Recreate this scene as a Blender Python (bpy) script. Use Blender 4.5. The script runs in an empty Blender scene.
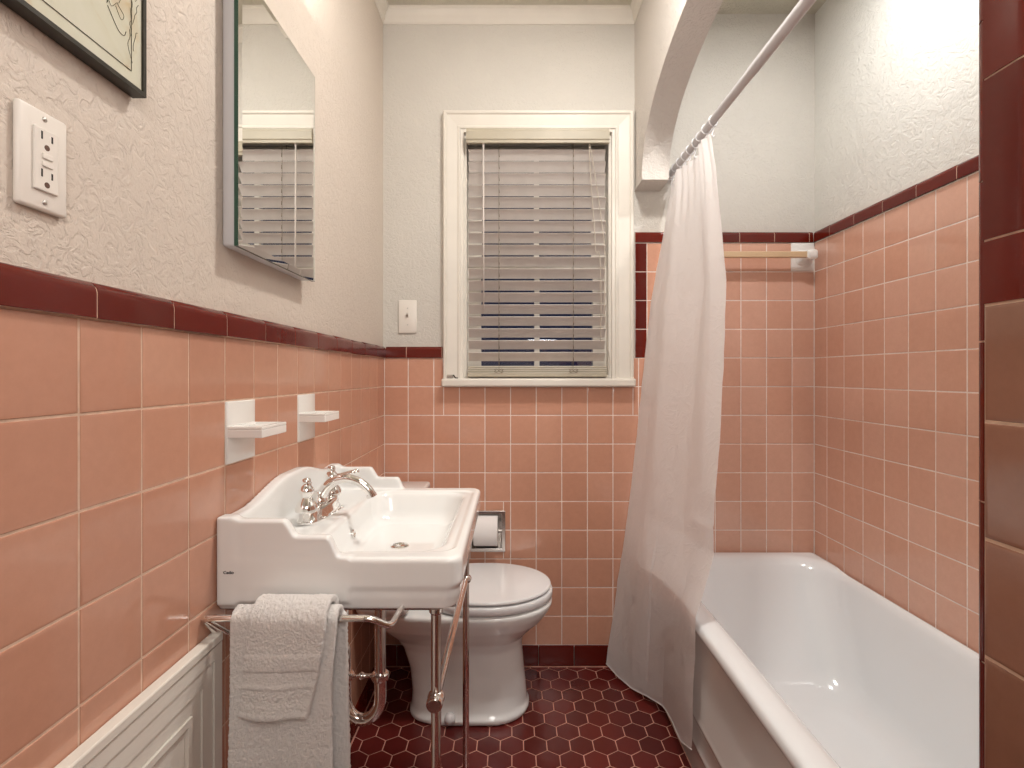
import bpy, bmesh, math, random
import numpy as np
from mathutils import Vector, Matrix, noise
random.seed(7)
sc = bpy.context.scene
col = sc.collection
PI = math.pi
H = 1.235            # eye height
D = 2.18             # back wall
XL, XA, XB, XR = -0.549, 0.5216, 0.63, 1.29   # left wall, arch wall faces, tub wall
CEIL = H + 1.554
WF = -0.8            # wall behind the viewer
TT = 0.008           # tile bed thickness

# ------------------------------------------------------------------ materials
def newmat(name):
    m = bpy.data.materials.new(name); m.use_nodes = True
    nt = m.node_tree; nt.nodes.clear()
    out = nt.nodes.new('ShaderNodeOutputMaterial')
    p = nt.nodes.new('ShaderNodeBsdfPrincipled')
    nt.links.new(p.outputs[0], out.inputs[0])
    return m, nt, p, out
def srgb(r, g, b):
    f = lambda c: (c/255/12.92) if c/255 <= .04045 else ((c/255+.055)/1.055)**2.4
    return (f(r), f(g), f(b), 1)
def setp(p, col=None, rough=None, metal=None, coat=None, spec=None, trans=None, ior=None, sheen=None):
    if col is not None: p.inputs['Base Color'].default_value = col
    if rough is not None: p.inputs['Roughness'].default_value = rough
    if metal is not None: p.inputs['Metallic'].default_value = metal
    if coat is not None:
        p.inputs['Coat Weight'].default_value = coat; p.inputs['Coat Roughness'].default_value = .04
    if spec is not None: p.inputs['Specular IOR Level'].default_value = spec
    if trans is not None: p.inputs['Transmission Weight'].default_value = trans
    if ior is not None: p.inputs['IOR'].default_value = ior
    if sheen is not None: p.inputs['Sheen Weight'].default_value = sheen
def objcoord(nt):
    g = nt.nodes.new('ShaderNodeNewGeometry')
    return g.outputs['Position']
def add_noise(nt, vec, scale, detail=3, rough=.5, dist=0.):
    n = nt.nodes.new('ShaderNodeTexNoise'); n.inputs['Scale'].default_value = scale
    n.inputs['Detail'].default_value = detail; n.inputs['Roughness'].default_value = rough
    n.inputs['Distortion'].default_value = dist
    nt.links.new(vec, n.inputs['Vector']); return n.outputs['Fac']
def ramp(nt, fac, stops):
    r = nt.nodes.new('ShaderNodeValToRGB')
    e = r.color_ramp.elements
    e[0].position, e[0].color = stops[0]
    e[1].position, e[1].color = stops[-1]
    for s in stops[1:-1]:
        x = e.new(s[0]); x.color = s[1]
    nt.links.new(fac, r.inputs[0]); return r.outputs[0]
def bump(nt, p, h, dist, strength=1., chain=None):
    b = nt.nodes.new('ShaderNodeBump'); b.inputs['Distance'].default_value = dist
    b.inputs['Strength'].default_value = strength
    nt.links.new(h, b.inputs['Height'])
    if chain is not None: nt.links.new(chain, b.inputs['Normal'])
    nt.links.new(b.outputs[0], p.inputs['Normal']); return b.outputs[0]
def simple(name, c, rough=.5, metal=0., coat=None, noise_amt=0., nscale=40, bumpd=0., bscale=60):
    m, nt, p, o = newmat(name); setp(p, c, rough, metal, coat)
    v = objcoord(nt)
    if noise_amt:
        n = add_noise(nt, v, nscale)
        a = tuple(max(0, x*(1-noise_amt)) for x in c[:3])+(1,); b = tuple(min(1, x*(1+noise_amt)) for x in c[:3])+(1,)
        nt.links.new(ramp(nt, n, [(.3, a), (.7, b)]), p.inputs['Base Color'])
    if bumpd: bump(nt, p, add_noise(nt, v, bscale, 4), bumpd)
    return m
def plaster(name, c, dist, big=26, fine=130):
    m, nt, p, o = newmat(name); setp(p, c, .62)
    v = objcoord(nt)
    # knock-down plaster: ridges with flat tops plus a fine orange peel
    n1 = add_noise(nt, v, big, 4, .6, 1.4)
    r1 = ramp(nt, n1, [(.44, (0, 0, 0, 1)), (.50, (.75, .75, .75, 1)), (.56, (1, 1, 1, 1))])
    b1 = bump(nt, p, r1, dist*.5)
    n2 = add_noise(nt, v, fine, 4, .6)
    bump(nt, p, n2, dist*.8, 1, b1)
    n3 = add_noise(nt, v, 2.3, 2)
    a = tuple(x*.95 for x in c[:3])+(1,)
    nt.links.new(ramp(nt, n3, [(.3, a), (.7, c)]), p.inputs['Base Color'])
    return m
def ceramic(name, c, c2, rough=.12, wav=.0016, wscale=11, coat=.25, spec=.5):
    """glazed tile, the two colours mixed by the 'tint' attribute of each tile"""
    m, nt, p, o = newmat(name); setp(p, c, rough, coat=coat, spec=spec)
    at = nt.nodes.new('ShaderNodeAttribute'); at.attribute_name = 'tint'
    v = objcoord(nt)
    r = ramp(nt, at.outputs['Fac'], [(0, c), (1, c2)])
    n = add_noise(nt, v, 55, 4, .7)
    mx = nt.nodes.new('ShaderNodeMix'); mx.data_type = 'RGBA'; mx.blend_type = 'MULTIPLY'
    mx.inputs[0].default_value = 1
    nt.links.new(r, mx.inputs[6]); nt.links.new(ramp(nt, n, [(.3, (.94, .93, .92, 1)), (.7, (1, 1, 1, 1))]), mx.inputs[7])
    nt.links.new(mx.outputs[2], p.inputs['Base Color'])
    b1 = bump(nt, p, add_noise(nt, v, wscale, 1), wav)
    bump(nt, p, add_noise(nt, v, 260, 2), .00005, 1, b1)
    return m

M = {}
M['plaster_room'] = plaster('plaster_room', srgb(213, 201, 189), .0013, 42, 190)
M['plaster_back'] = plaster('plaster_back', srgb(212, 207, 199), .0015, 44, 170)
M['plaster_tub'] = plaster('plaster_tub', srgb(228, 227, 221), .0016, 34, 150)
M['plaster_arch'] = plaster('plaster_arch', srgb(216, 209, 202), .0018, 40, 160)
M['ceiling'] = plaster('ceiling_paint', srgb(206, 200, 184), .003, 60, 200)
M['pink'] = ceramic('salmon_glazed_tile', srgb(206, 152, 127), srgb(214, 162, 138))
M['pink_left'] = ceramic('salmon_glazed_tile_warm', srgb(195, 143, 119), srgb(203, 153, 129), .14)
M['pink_pier_shaded'] = ceramic('salmon_glazed_tile_shaded', srgb(142, 102, 84), srgb(154, 112, 94), .16)  # same salmon tile, the pier's shade put into its colour
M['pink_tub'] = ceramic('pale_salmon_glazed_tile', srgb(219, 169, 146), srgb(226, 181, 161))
M['red'] = ceramic('oxblood_glazed_tile', srgb(92, 23, 14), srgb(106, 30, 19), .13, .0006, 20, .05, .32)
M['grout'] = simple('beige_grout', srgb(212, 182, 160), .85, noise_amt=.12, nscale=60)
M['grout_white'] = simple('pale_grout', srgb(240, 226, 218), .85, noise_amt=.08, nscale=60)
M['hex'] = ceramic('oxblood_floor_tile', srgb(84, 27, 25), srgb(106, 38, 34), .24, .0006, 30)
M['grout_floor'] = simple('pinkish_floor_grout', srgb(205, 150, 132), .9, noise_amt=.25, nscale=18)
M['porcelain'] = simple('white_porcelain', srgb(236, 236, 234), .09, coat=.4)
M['tub'] = simple('white_enamel', srgb(238, 241, 243), .10, coat=.4)
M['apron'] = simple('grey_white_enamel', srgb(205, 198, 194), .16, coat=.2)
M['seat'] = simple('white_seat_plastic', srgb(232, 232, 233), .16)
M['chrome'] = simple('chrome', (.82, .80, .78, 1), .07, 1.)
M['nickel'] = simple('brushed_nickel', (.55, .51, .48, 1), .22, 1.)
M['white_metal'] = simple('white_enamelled_tube', srgb(205, 203, 205), .3)
M['wood_white'] = simple('cream_painted_wood', srgb(224, 218, 208), .42, noise_amt=.03, nscale=9, bumpd=.0003, bscale=50)
M['blind'] = simple('cream_blind_slat', srgb(212, 204, 198), .42, noise_amt=.04, nscale=20)
M['valance'] = simple('beige_valance', srgb(178, 169, 150), .45, noise_amt=.06, nscale=12)
M['ladder'] = simple('grey_brown_cord', srgb(128, 116, 100), .8)
M['cord'] = simple('cream_cord', srgb(190, 180, 165), .8)
M['plate'] = simple('white_plastic_plate', srgb(232, 226, 218), .3)
M['socket'] = simple('dark_slot', (.02, .015, .012, 1), .6)
M['brown_hole'] = simple('brown_ground_hole', (.12, .06, .04, 1), .6)
M['screw'] = simple('steel_screw', (.6, .58, .55, 1), .3, 1.)
M['black_frame'] = simple('black_frame_paint', srgb(38, 34, 26), .35, noise_amt=.2, nscale=30)
M['dark'] = simple('dark_edge', (.012, .02, .015, 1), .25)
M['green_edge'] = simple('green_glass_edge', (.02, .07, .045, 1), .15)
M['tissue'] = simple('white_tissue', srgb(236, 232, 230), .95, bumpd=.0004, bscale=150)
M['bar_tan'] = simple('tan_towel_bar', srgb(214, 184, 148), .35)
M['soap'] = simple('white_glazed_fitting', srgb(238, 236, 232), .12, coat=.3)
M['drawing_line'] = simple('ink_line', srgb(62, 58, 40), .8)
M['lettering'] = simple('dark_lettering', srgb(38, 26, 24), .5)
M['tub_caulk'] = simple('white_caulk', srgb(230, 225, 220), .6)
M['plastic_clear'] = simple('white_plastic_ring', srgb(235, 235, 238), .25)

def paper():
    m, nt, p, o = newmat('aged_drawing_paper'); setp(p, None, .7)
    v = objcoord(nt)
    n = add_noise(nt, v, 9, 4, .65, .6)
    nt.links.new(ramp(nt, n, [(.30, srgb(190, 172, 138)), (.40, srgb(198, 196, 176)), (.7, srgb(204, 203, 188))]), p.inputs['Base Color'])
    return m
M['paper'] = paper()
def mirror_mat():
    m, nt, p, o = newmat('silvered_mirror'); setp(p, (.93, .94, .92, 1), .008, 1.)
    return m
M['mirror'] = mirror_mat()
def glassm():
    m, nt, p, o = newmat('window_glass')
    nt.nodes.remove(p)
    g = nt.nodes.new('ShaderNodeBsdfGlossy'); g.inputs['Roughness'].default_value = .02
    t = nt.nodes.new('ShaderNodeBsdfTransparent'); t.inputs[0].default_value = (.8, .85, .95, 1)
    mx = nt.nodes.new('ShaderNodeMixShader'); mx.inputs[0].default_value = .09
    nt.links.new(t.outputs[0], mx.inputs[1]); nt.links.new(g.outputs[0], mx.inputs[2])
    nt.links.new(mx.outputs[0], o.inputs[0]); return m
M['glass'] = glassm()
def curtain_mat():
    m, nt, p, o = newmat('white_curtain_cloth'); setp(p, srgb(246, 243, 242), .5)
    tr = nt.nodes.new('ShaderNodeBsdfTranslucent'); tr.inputs[0].default_value = srgb(240, 236, 236)
    mx = nt.nodes.new('ShaderNodeMixShader'); mx.inputs[0].default_value = .38
    nt.links.new(p.outputs[0], mx.inputs[1]); nt.links.new(tr.outputs[0], mx.inputs[2])
    nt.links.new(mx.outputs[0], o.inputs[0])
    v = objcoord(nt)
    n = add_noise(nt, v, 9, 5, .6, 1.6)
    # crumple creases: ridged noise
    ma = nt.nodes.new('ShaderNodeMath'); ma.operation = 'SUBTRACT'; ma.inputs[1].default_value = .5
    nt.links.new(n, ma.inputs[0])
    ab = nt.nodes.new('ShaderNodeMath'); ab.operation = 'ABSOLUTE'; nt.links.new(ma.outputs[0], ab.inputs[0])
    r = ramp(nt, ab.outputs[0], [(0, (1, 1, 1, 1)), (.05, (.2, .2, .2, 1)), (.3, (0, 0, 0, 1))])
    bump(nt, p, r, .0009)
    return m
M['curtain'] = curtain_mat()
def towel_mat():
    m, nt, p, o = newmat('white_terry'); setp(p, srgb(246, 241, 236), .95, sheen=.4)
    v = objcoord(nt)
    b1 = bump(nt, p, add_noise(nt, v, 420, 3, .8), .004)
    bump(nt, p, add_noise(nt, v, 130, 3, .6), .003, 1, b1)
    return m
M['towel'] = towel_mat()

# ------------------------------------------------------------------ object helpers
def tag(o, label=None, cat=None, group=None, kind=None):
    if label: o['label'] = label
    if cat: o['category'] = cat
    if group: o['group'] = group
    if kind: o['kind'] = kind
    return o
def empty(name, loc=(0, 0, 0)):
    o = bpy.data.objects.new(name, None); col.objects.link(o); o.location = loc
    o.empty_display_size = .05
    return o
def link(name, me, mat, parent=None):
    o = bpy.data.objects.new(name, me); col.objects.link(o)
    if mat is not None and len(me.materials) == 0: me.materials.append(mat)
    if parent is not None:
        o.parent = parent
        # parts keep world coordinates in their meshes; sub-parts hang on parts that already sit at the identity
        o.matrix_parent_inverse = Matrix.Translation(parent.location).inverted() if parent.parent is None else Matrix.Identity(4)
    return o
def obj(name, bm, mat, parent=None, smooth=False, sharp=None):
    me = bpy.data.meshes.new(name)
    bmesh.ops.recalc_face_normals(bm, faces=bm.faces[:]) if not getattr(bm, '_keep', False) else None
    bm.to_mesh(me); bm.free()
    if smooth:
        for f in me.polygons: f.use_smooth = True
        if sharp is not None: me.set_sharp_from_angle(angle=math.radians(sharp))
    return link(name, me, mat, parent)
def BM(): return bmesh.new()
def box(bm, x0, x1, y0, y1, z0, z1, bev=0., seg=2):
    r = bmesh.ops.create_cube(bm, size=1)
    vs = r['verts']
    for v in vs:
        v.co = Vector(((x0+x1)/2+v.co.x*(x1-x0), (y0+y1)/2+v.co.y*(y1-y0), (z0+z1)/2+v.co.z*(z1-z0)))
    if bev:
        es = list({e for v in vs for e in v.link_edges})
        bmesh.ops.bevel(bm, geom=es, offset=bev, segments=seg, affect='EDGES', profile=.5)
def prism(bm, pts, fn, a, b):
    """extrude a 2D outline: fn(p, q, w) -> xyz, w from a to b"""
    A = [bm.verts.new(fn(p, q, a)) for p, q in pts]
    B = [bm.verts.new(fn(p, q, b)) for p, q in pts]
    n = len(pts)
    bm.faces.new(A); bm.faces.new(B[::-1])
    for i in range(n): bm.faces.new((A[i], B[i], B[(i+1) % n], A[(i+1) % n]))
def cyl(bm, p0, p1, r0, r1=None, seg=24, cap=True):
    r1 = r0 if r1 is None else r1
    p0, p1 = Vector(p0), Vector(p1); d = (p1-p0).normalized()
    u = d.orthogonal().normalized(); w = d.cross(u)
    A = [bm.verts.new(p0+(u*math.cos(t)+w*math.sin(t))*r0) for t in [2*PI*i/seg for i in range(seg)]]
    B = [bm.verts.new(p1+(u*math.cos(t)+w*math.sin(t))*r1) for t in [2*PI*i/seg for i in range(seg)]]
    for i in range(seg): bm.faces.new((A[i], A[(i+1) % seg], B[(i+1) % seg], B[i]))
    if cap: bm.faces.new(A[::-1]); bm.faces.new(B)
def smooth_path(pts, n=8):
    P = [Vector(p) for p in pts]; out = []
    for i in range(len(P)-1):
        a = P[max(i-1, 0)]; b = P[i]; c = P[i+1]; d = P[min(i+2, len(P)-1)]
        for k in range(n):
            t = k/n
            out.append(.5*((2*b)+(c-a)*t+(2*a-5*b+4*c-d)*t*t+(3*b-a-3*c+d)*t*t*t))
    out.append(P[-1]); return out
def fillet_path(pts, r, n=6):
    P = [Vector(p) for p in pts]; out = [P[0]]
    for i in range(1, len(P)-1):
        a = (P[i-1]-P[i]); b = (P[i+1]-P[i]); rr = min(r, a.length*.49, b.length*.49)
        a = P[i]+a.normalized()*rr; b = P[i]+b.normalized()*rr
        for k in range(n+1):
            t = k/n; out.append(a*(1-t)**2+P[i]*2*t*(1-t)+b*t*t)
    out.append(P[-1]); return out
def tube(bm, path, r, seg=16, cap=True):
    P = [Vector(p) for p in path]; n = len(P)
    R = r if isinstance(r, (list, tuple)) else [r]*n
    t0 = (P[1]-P[0]).normalized(); u = t0.orthogonal().normalized(); rings = []
    for i in range(n):
        t = (P[min(i+1, n-1)]-P[max(i-1, 0)]).normalized()
        u = (u-t*u.dot(t)).normalized(); w = t.cross(u)
        rings.append([bm.verts.new(P[i]+(u*math.cos(a)+w*math.sin(a))*R[i]) for a in [2*PI*k/seg for k in range(seg)]])
    for A, B in zip(rings, rings[1:]):
        for k in range(seg): bm.faces.new((A[k], A[(k+1) % seg], B[(k+1) % seg], B[k]))
    if cap: bm.faces.new(rings[0][::-1]); bm.faces.new(rings[-1])
def lathe(bm, prof, c, axis='z', seg=28):
    """prof: list of (radius, height) along the axis from point c"""
    c = Vector(c); ax = {'x': Vector((1, 0, 0)), 'y': Vector((0, 1, 0)), 'z': Vector((0, 0, 1))}[axis] if isinstance(axis, str) else Vector(axis).normalized()
    u = ax.orthogonal().normalized(); w = ax.cross(u); rings = []
    for r, h in prof:
        if r < 1e-5: rings.append([bm.verts.new(c+ax*h)])
        else: rings.append([bm.verts.new(c+ax*h+(u*math.cos(a)+w*math.sin(a))*r) for a in [2*PI*k/seg for k in range(seg)]])
    for A, B in zip(rings, rings[1:]):
        for k in range(seg):
            k2 = (k+1) % seg
            if len(A) == 1 and len(B) == 1: continue
            if len(A) == 1: bm.faces.new((A[0], B[k2], B[k]))
            elif len(B) == 1: bm.faces.new((A[k], A[k2], B[0]))
            else: bm.faces.new((A[k], A[k2], B[k2], B[k]))
    if len(rings[0]) > 1: bm.faces.new(rings[0][::-1])
    if len(rings[-1]) > 1: bm.faces.new(rings[-1])
def ball(bm, c, r, s=(1, 1, 1)):
    R = bmesh.ops.create_uvsphere(bm, u_segments=20, v_segments=12, radius=r)
    for v in R['verts']: v.co = Vector((v.co.x*s[0]+c[0], v.co.y*s[1]+c[1], v.co.z*s[2]+c[2]))

# wall-with-holes slab: axes u,v in the wall, w into the wall
def slab(bm, fn, u0, u1, v0, v1, w0, w1, holes=()):
    us = sorted({u0, u1, *[h[0] for h in holes], *[h[1] for h in holes]}); us = [u for u in us if u0 <= u <= u1]
    vs = sorted({v0, v1, *[h[2] for h in holes], *[h[3] for h in holes]}); vs = [v for v in vs if v0 <= v <= v1]
    solid = {}
    for i in range(len(us)-1):
        for j in range(len(vs)-1):
            cu, cv = (us[i]+us[i+1])/2, (vs[j]+vs[j+1])/2
            solid[i, j] = not any(h[0] < cu < h[1] and h[2] < cv < h[3] for h in holes)
    V = {}
    def vert(i, j, k):
        if (i, j, k) not in V: V[i, j, k] = bm.verts.new(fn(us[i], vs[j], (w0, w1)[k]))
        return V[i, j, k]
    for (i, j), s in solid.items():
        if not s: continue
        q = [(i, j), (i+1, j), (i+1, j+1), (i, j+1)]
        bm.faces.new([vert(a, b, 0) for a, b in q]); bm.faces.new([vert(a, b, 1) for a, b in q[::-1]])
        for (a, b), (c, d), nb in ((q[0], q[1], (i, j-1)), (q[1], q[2], (i+1, j)), (q[2], q[3], (i, j+1)), (q[3], q[0], (i-1, j))):
            if not solid.get(nb, False): bm.faces.new((vert(a, b, 0), vert(a, b, 1), vert(c, d, 1), vert(c, d, 0)))

# ------------------------------------------------------------------ tiles
def cut(rects, hole):
    out = []
    a0, a1, b0, b1 = hole
    for (u0, u1, v0, v1) in rects:
        if a1 <= u0 or a0 >= u1 or b1 <= v0 or b0 >= v1: out.append((u0, u1, v0, v1)); continue
        if a0 > u0: out.append((u0, a0, v0, v1))
        if a1 < u1: out.append((a1, u1, v0, v1))
        m0, m1 = max(u0, a0), min(u1, a1)
        if b0 > v0: out.append((m0, m1, v0, b0))
        if b1 < v1: out.append((m0, m1, b1, v1))
    return out
def grid_rects(region, uline, upitch, vline, vpitch):
    u0, u1, v0, v1 = region; out = []
    ul = [u0]+[uline+k*upitch for k in range(-60, 60) if u0+1e-4 < uline+k*upitch < u1-1e-4]+[u1]
    vl = [v0]+[vline+k*vpitch for k in range(-60, 60) if v0+1e-4 < vline+k*vpitch < v1-1e-4]+[v1]
    for a, b in zip(ul, ul[1:]):
        for c, d in zip(vl, vl[1:]): out.append((a, b, c, d))
    return out
class TileMesh:
    def __init__(s): s.v = []; s.f = []; s.t = []
    def tile(s, poly, fn, h, gap=.0014, bev=.0022, tint=None, tilt=.00028):
        """poly: 2D outline (ccw) of the tile cell; fn(u, v, height) -> xyz"""
        t = random.random() if tint is None else tint
        cx = sum(p[0] for p in poly)/len(poly); cy = sum(p[1] for p in poly)/len(poly)
        ax, ay = random.uniform(-tilt, tilt), random.uniform(-tilt, tilt); sz = max(max(abs(p[0]-cx), abs(p[1]-cy)) for p in poly)+1e-6
        def inset(d):
            out = []; n = len(poly)
            for i in range(n):
                p0, p1, p2 = poly[i-1], poly[i], poly[(i+1) % n]
                def nrm(a, b):
                    dx, dy = b[0]-a[0], b[1]-a[1]; L = math.hypot(dx, dy) or 1; return (-dy/L, dx/L)
                n1, n2 = nrm(p0, p1), nrm(p1, p2)
                k = 1+n1[0]*n2[0]+n1[1]*n2[1]
                out.append((p1[0]+(n1[0]+n2[0])/k*d, p1[1]+(n1[1]+n2[1])/k*d))
            return out
        ms = min(max(p[0] for p in poly)-min(p[0] for p in poly), max(p[1] for p in poly)-min(p[1] for p in poly))
        bev = min(bev, (ms/2-gap)/2.6)
        b = len(s.v); n = len(poly)
        rings = [(gap, h-.004), (gap, h-bev*.75), (gap+bev*.35, h-bev*.22), (gap+bev, h-bev*.03), (gap+bev*2.2, h)]
        for d, hh in rings:
            for (x, y) in inset(d):
                s.v.append(fn(x, y, hh+(ax*(x-cx)+ay*(y-cy))/sz)); s.t.append(t)
        for k in range(len(rings)-1):
            for i in range(n):
                j = (i+1) % n
                s.f.append((b+k*n+i, b+k*n+j, b+(k+1)*n+j, b+(k+1)*n+i))
        k = len(rings)-1
        s.f.append(tuple(b+k*n+i for i in range(n)))
    def raw(s, verts, faces, t):
        b = len(s.v); s.v += verts; s.t += [t]*len(verts); s.f += [tuple(b+i for i in f) for f in faces]
    def build(s, name, mat, parent):
        me = bpy.data.meshes.new(name); me.from_pydata([tuple(v) for v in s.v], [], s.f)
        at = me.attributes.new('tint', 'FLOAT', 'POINT'); at.data.foreach_set('value', s.t)
        bm = bmesh.new(); bm.from_mesh(me); bmesh.ops.recalc_face_normals(bm, faces=bm.faces[:]); bm.to_mesh(me); bm.free()
        for f in me.polygons: f.use_smooth = True
        me.set_sharp_from_angle(angle=math.radians(40))
        return link(name, me, mat, parent)
def field(region_list, fn, h, uline, upitch, vline, vpitch, holes=()):
    tm = TileMesh()
    for reg in region_list:
        rc = grid_rects(reg, uline, upitch, vline, vpitch)
        for hl in holes: rc = cut(rc, hl)
        for (a, b, c, d) in rc:
            if b-a < .006 or d-c < .006: continue
            tm.tile([(a, c), (b, c), (b, d), (a, d)], fn, h)
    return tm
CAPP = [(0.0, .0), (.0128, .0), (.0135, .0007), (.0135, .031)]+[(.0135*math.cos(a)**.9 if a < 1.57 else 0., .031+.0165*math.sin(a)) for a in [PI/2*j/9 for j in range(1, 10)]]
CORES = []
def cap_core(fn, u0, u1, v0, height, depth):
    CORES.append((fn, u0, u1, [((p-.0009 if p > .001 else p)*depth/.0135, v0+q*height/.0475-(.0007 if q > .04 else 0)) for p, q in CAPP]))
def build_cores(parent):
    b = BM()
    for fn, u0, u1, prof in CORES: prism(b, prof, lambda p, q, w: fn(w, q, p), u0, u1)
    CORES.clear(); obj('cap_grout', b, M['grout'], parent)
def cap_pieces(tm, fn, u0, u1, line, pitch, v0, height=.0475, depth=.0135, jit=.0):
    """rounded cap tiles along u; fn(u, v, h)"""
    ul = [u0]+sorted([line+k*pitch for k in range(-60, 60) if u0+.004 < line+k*pitch < u1-.004])+[u1]
    cap_core(fn, u0+.001, u1-.001, v0, height, depth)
    for a, b in zip(ul, ul[1:]):
        t = random.random(); dz = random.uniform(-jit, jit); g = .0011
        prof = [(p*depth/.0135, q*height/.0475) for p, q in CAPP]
        vs = []; fs = []; n = len(prof)
        st = [(a+g, -.0006), (a+g+.0006, 0), (b-g-.0006, 0), (b-g, -.0006)]
        for (u, dh) in st:
            for (h, v) in prof: vs.append(fn(u, v0+v+dz, max(0, h+dh)))
        for k in range(3):
            for i in range(n-1): fs.append((k*n+i, k*n+i+1, (k+1)*n+i+1, (k+1)*n+i))
        fs.append(tuple(range(n))); fs.append(tuple(3*n+i for i in range(n))[::-1])
        tm.raw(vs, fs, t)

PV = .1218
Z0 = H+.0725       # bottom of wainscot cap
Z1 = H+.562        # bottom of tub cap
ZB = H-1.1455      # top of red base tiles
fB = lambda u, v, h: (u, D-h, v)
fL = lambda u, v, h: (XL+h, u, v)
fR = lambda u, v, h: (XR-h, u, v)

# --- floor
fl = BM(); box(fl, XL-.15, XR+.15, WF-.15, D+.15, -.15, -.0012)
floor = tag(obj('floor', fl, M['grout_floor']), kind='structure')
tm = TileMesh(); P = .0776; R = P/math.sqrt(3); rowp = P*.8660254
for k in range(-45, 10):
    yc = 1.775+k*rowp
    for i in range(-12, 12):
        xc = -.0392+i*P+(P/2 if k % 2 else 0)
        if xc < XL-.05 or xc > XA+.10 or yc < WF-.05 or yc > D+.05: continue
        poly = [(xc+R*math.cos(a), yc+R*math.sin(a)) for a in [PI/6+PI/3*j for j in range(6)]]
        # clip to the room
        def clip(pl, ax, lim, keep_less):
            out = []
            for j in range(len(pl)):
                a, b = pl[j], pl[(j+1) % len(pl)]
                ia = (a[ax] <= lim) == keep_less; ib = (b[ax] <= lim) == keep_less
                if ia: out.append(a)
                if ia != ib:
                    t = (lim-a[ax])/(b[ax]-a[ax]); out.append((a[0]+(b[0]-a[0])*t, a[1]+(b[1]-a[1])*t))
            return out
        full = poly
        for ax, lim, less in ((0, XL+.012, False), (0, .566, True), (1, WF, False), (1, D-.014, True)):
            if poly: poly = clip(poly, ax, lim, less)
        if len(poly) < 3: continue
        area = abs(sum(poly[j][0]*poly[(j+1) % len(poly)][1]-poly[(j+1) % len(poly)][0]*poly[j][1] for j in range(len(poly))))/2
        if area < .0004: continue
        # drop near-duplicate corners
        q = []
        for p_ in poly:
            if not q or math.hypot(p_[0]-q[-1][0], p_[1]-q[-1][1]) > .004: q.append(p_)
        if len(q) > 3 and math.hypot(q[0][0]-q[-1][0], q[0][1]-q[-1][1]) < .004: q.pop()
        if len(q) < 3: continue
        tm.tile(q, lambda u, v, h: (u, v, h), .0, gap=.0015, bev=.0013, tilt=.0003)
tm.build('floor_tiles', M['hex'], floor)

# --- ceiling
b = BM(); box(b, XL-.15, XA+.06, WF-.15, D+.15, CEIL, CEIL+.12)
box(b, XA+.06, XR+.15, WF-.15, D+.15, H+1.537, CEIL+.12)
tag(obj('ceiling', b, M['ceiling']), kind='structure')

# --- left wall
b = BM(); box(b, XL-.12, XL, WF-.12, D+.12, 0, CEIL)
wl = tag(obj('wall_left', b, M['plaster_room']), kind='structure')
g = BM(); box(g, XL, XL+TT-.0012, WF, D-TT, .08, Z0)
obj('grout_bed', g, M['grout'], wl)
soap_cells = [(.966, 1.0745), (1.2925, 1.401)]
tm = field([(WF, D-TT-.001, ZB, Z0)], fL, TT, .6405, .1088, Z0, PV, holes=[(a, b_, Z0-2*PV, Z0-PV) for a, b_ in soap_cells])
tm.build('tile_field', M['pink_left'], wl)
tm = TileMesh(); cap_pieces(tm, fL, WF, D-.013, .6596, .1505, Z0, .0478, .0155, .0006)
tm.build('cap_trim', M['red'], wl); build_cores(wl)
# --- back wall
WIN = (-.205, .423, H-.03, H+1.027)
TPH = (-.178, -.036, H-.742, H-.582)
b = BM(); slab(b, lambda u, v, w: (u, w, v), XL-.12, XR+.12, 0, CEIL, D, D+.14, holes=[WIN, TPH])
wb = tag(obj('wall_back', b, M['plaster_back']), kind='structure')
g = BM(); slab(g, fB, XL, XR, .08, Z0, 0, TT-.0012, holes=[(-.288, .5115, H-.05, Z0+.1), TPH])
slab(g, fB, XA, XR, Z0+.0005, Z1, 0, TT-.0009)
obj('grout_bed', g, M['grout_white'], wb)
XT = -.2231+.1086*8
for nm, regs in (('tile_field', [(XL+TT, XT, ZB, Z0), (.5725, XT, Z0, Z1)]), ('tile_field', [(XT, XR-TT, ZB, Z1)])):
    tm = field(regs, fB, TT, -.2231, .1086, Z0, PV, holes=[TPH, (-.290, .5135, H-.05, Z0+1)])
    tm.build(nm, M['pink'] if regs[0][0] < 0 else M['pink_tub'], wb)
tm = TileMesh()
cap_pieces(tm, fB, XL+.0135, -.292, -.4475, .1505, Z0, .0478)
cap_pieces(tm, fB, XA, XR-.0135, .964, .1475, Z1, .0455)
for k in range(4): tm.tile([(XA, Z0+k*PV), (.5725, Z0+k*PV), (.5725, Z0+(k+1)*PV), (XA, Z0+(k+1)*PV)], fB, TT+.001)
tm.build('cap_trim', M['red'], wb); build_cores(wb)
# --- tub side wall
b = BM(); box(b, XR, XR+.12, WF-.12, D+.12, 0, CEIL)
wr = tag(obj('wall_right', b, M['plaster_tub']), kind='structure')
g = BM(); box(g, XR-TT+.0009, XR, WF, D-TT, .3, Z1); obj('grout_bed', g, M['grout_white'], wr)
tm = field([(.3, D-TT-.001, H-.86, Z1)], fR, TT, 2.085, .107, Z0, PV)
tm.build('tile_field', M['pink_tub'], wr)
tm = TileMesh(); cap_pieces(tm, fR, .3, D-.013, 2.061, .1475, Z1, .0455); tm.build('cap_trim', M['red'], wr); build_cores(wr)
# --- wall behind the viewer
b = BM(); box(b, XL-.12, XR+.12, WF-.12, WF, 0, CEIL)
tag(obj('wall_front', b, M['plaster_back']), kind='structure')
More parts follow.
